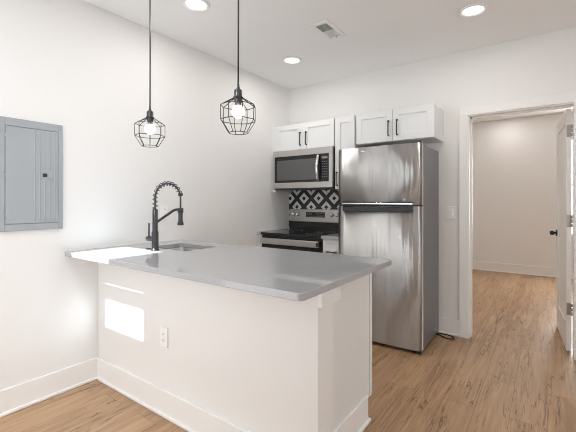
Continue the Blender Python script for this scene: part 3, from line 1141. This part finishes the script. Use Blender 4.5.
PW = 4.3
recessed_light((-1.993, 1.681, H), 'round recessed ceiling light above the sink beside the pendant cords', PW)
recessed_light((-2.023, 2.893, H), 'round recessed ceiling light in front of the microwave and range', PW)
recessed_light((-0.434, 2.894, H), 'round recessed ceiling light between refrigerator and doorway on the kitchen side', PW)
recessed_light((-1.55, 0.47, H), 'added fill lamp recessed in the ceiling between the breaker panel and the rear wall', 10.5, color=(0.9, 0.96, 1.0))  # unseen lamp, added to brighten the floor by the left wall
recessed_light((-0.565, 6.95, HH), 'round recessed ceiling light in the far room beyond the door', 2.5)

VXa, VXb, VYa, VYb = -1.515, -1.352, 2.405, 2.725
av = thing('air_vent', ((VXa + VXb) / 2, (VYa + VYb) / 2, H), 'white rectangular ceiling air vent with dark grille', 'vent')
bm = new()
zf = H - 0.006
box(bm, VXa, VXa + 0.033, VYa, VYb, zf, H - 0.0005, bev=0.002)
box(bm, VXb - 0.033, VXb, VYa, VYb, zf, H - 0.0005, bev=0.002)
box(bm, VXa + 0.033, VXb - 0.033, VYa, VYa + 0.036, zf, H - 0.0005)
box(bm, VXa + 0.033, VXb - 0.033, VYb - 0.028, VYb, zf, H - 0.0005)
box(bm, VXa + 0.033, VXb - 0.033, 2.560, 2.572, zf, H - 0.0005)
build('frame', bm, plate_m, av)
build('duct_throat', B(VXa + 0.033, VXb - 0.033, VYa + 0.036, 2.56, H - 0.002, H - 0.0005), ventdark_m, av)
bm = new()
k = 0
y = VYa + 0.034
while y < 2.555:
    box(bm, VXa + 0.033, VXb - 0.033, y, y + 0.0035, H - 0.006, H - 0.002)
    y += 0.0135
box(bm, (VXa + VXb) / 2 - 0.002, (VXa + VXb) / 2 + 0.002, VYa + 0.036, 2.56, H - 0.0055, H - 0.002)
build('grille', bm, ventgrey_m, av)
bm = new()
y = 2.574
while y < VYb - 0.034:
    b2 = new()
    box(b2, VXa + 0.033, VXb - 0.033, -0.006, 0.006, -0.0005, 0.0005)
    join(bm, b2, Matrix.Translation((0, y + 0.006, H - 0.0035)) @ Matrix.Rotation(math.radians(14), 4, 'X'))
    y += 0.0118
build('closed_louvers', bm, plate_m, av)
build('damper_lever', B((VXa + VXb) / 2 + 0.006, (VXa + VXb) / 2 + 0.016, 2.668, 2.682, H - 0.018, H - 0.005, bev=0.002), ventgrey_m, av)

# ---------------------------------------------------------------- pendants
def pendant(x, y, label):
    zb = 1.592                      # bottom of the cage
    t = thing('pendant_light', (x, y, H), label, 'pendant light', 'pendants over the peninsula')
    build('ceiling_canopy', lathe(new(), [(0.0, 0.0), (0.06, 0.0), (0.06, -0.012), (0.02, -0.024), (0.0, -0.024)], (x, y, H - 0.0005), seg=28), black_m, t)
    build('cord', tube(new(), [(x, y, H - 0.02), (x + 0.0015, y, 2.2), (x, y, zb + 0.235)], 0.0042, 8), black_m, t)
    bm = lathe(new(), [(0.0, 0.265), (0.005, 0.262), (0.007, 0.240), (0.010, 0.228), (0.0195, 0.222), (0.0205, 0.216), (0.0205, 0.188), (0.0225, 0.186), (0.0225, 0.180), (0.0205, 0.178), (0.019, 0.160), (0.0155, 0.158), (0.0145, 0.138), (0.0, 0.138)], (x, y, zb), seg=24)
    build('socket', bm, cavity_m, t)
    nsd = 8
    off = math.radians(12)
    rings = [(0.0225, 0.182, 0), (0.0895, 0.142, 0), (0.0895, 0.068, 0), (0.050, 0.004, 0)]
    P = [[Vector((x + r_ * math.cos(off + 2 * PI * k / nsd), y + r_ * math.sin(off + 2 * PI * k / nsd), zb + z_)) for k in range(nsd)] for r_, z_, _ in rings]
    bm = new()
    wr = 0.0020

    def seg_(a, c):
        tube(bm, [a, c], wr, 6)
    for q in (1, 2, 3):
        for k in range(nsd):
            seg_(P[q][k], P[q][(k + 1) % nsd])
    for k in range(nsd):
        seg_(P[0][k], P[1][k])
        seg_(P[2][k], P[3][k])
        seg_(P[1][k], P[2][k])
        if k % 2 == 0:
            seg_(P[0][k], P[1][(k + 1) % nsd])
    lathe(bm, [(0.0225, 0.178), (0.026, 0.178), (0.026, 0.186), (0.0225, 0.186), (0.0225, 0.178)], (x, y, zb), seg=24)
    build('cage', bm, black_m, t)
    prof = [(0.0, 0.0)]
    rb = 0.0325
    for k in range(1, 15):
        a = -PI / 2 + PI * k / 16.5
        prof.append((rb * math.cos(a), rb + rb * math.sin(a)))
    prof += [(0.0, 0.0655)]
    build('bulb', lathe(new(), prof, (x, y, zb + 0.079), seg=28), bulb_m, t)
    d = bpy.data.lights.new('bulb_lamp', 'POINT')
    d.energy = 6.0
    d.shadow_soft_size = 0.036
    d.color = (0.97, 0.985, 1.0)
    o = bpy.data.objects.new('bulb_lamp', d)
    COL.objects.link(o)
    o.location = Vector((x, y, zb + 0.112)) - t.location
    o.parent = t
    return t


pendant(-2.037, 1.35, 'black geometric wire cage pendant hanging above the faucet')
pendant(-1.278, 1.35, 'black geometric wire cage pendant hanging over the middle of the counter')
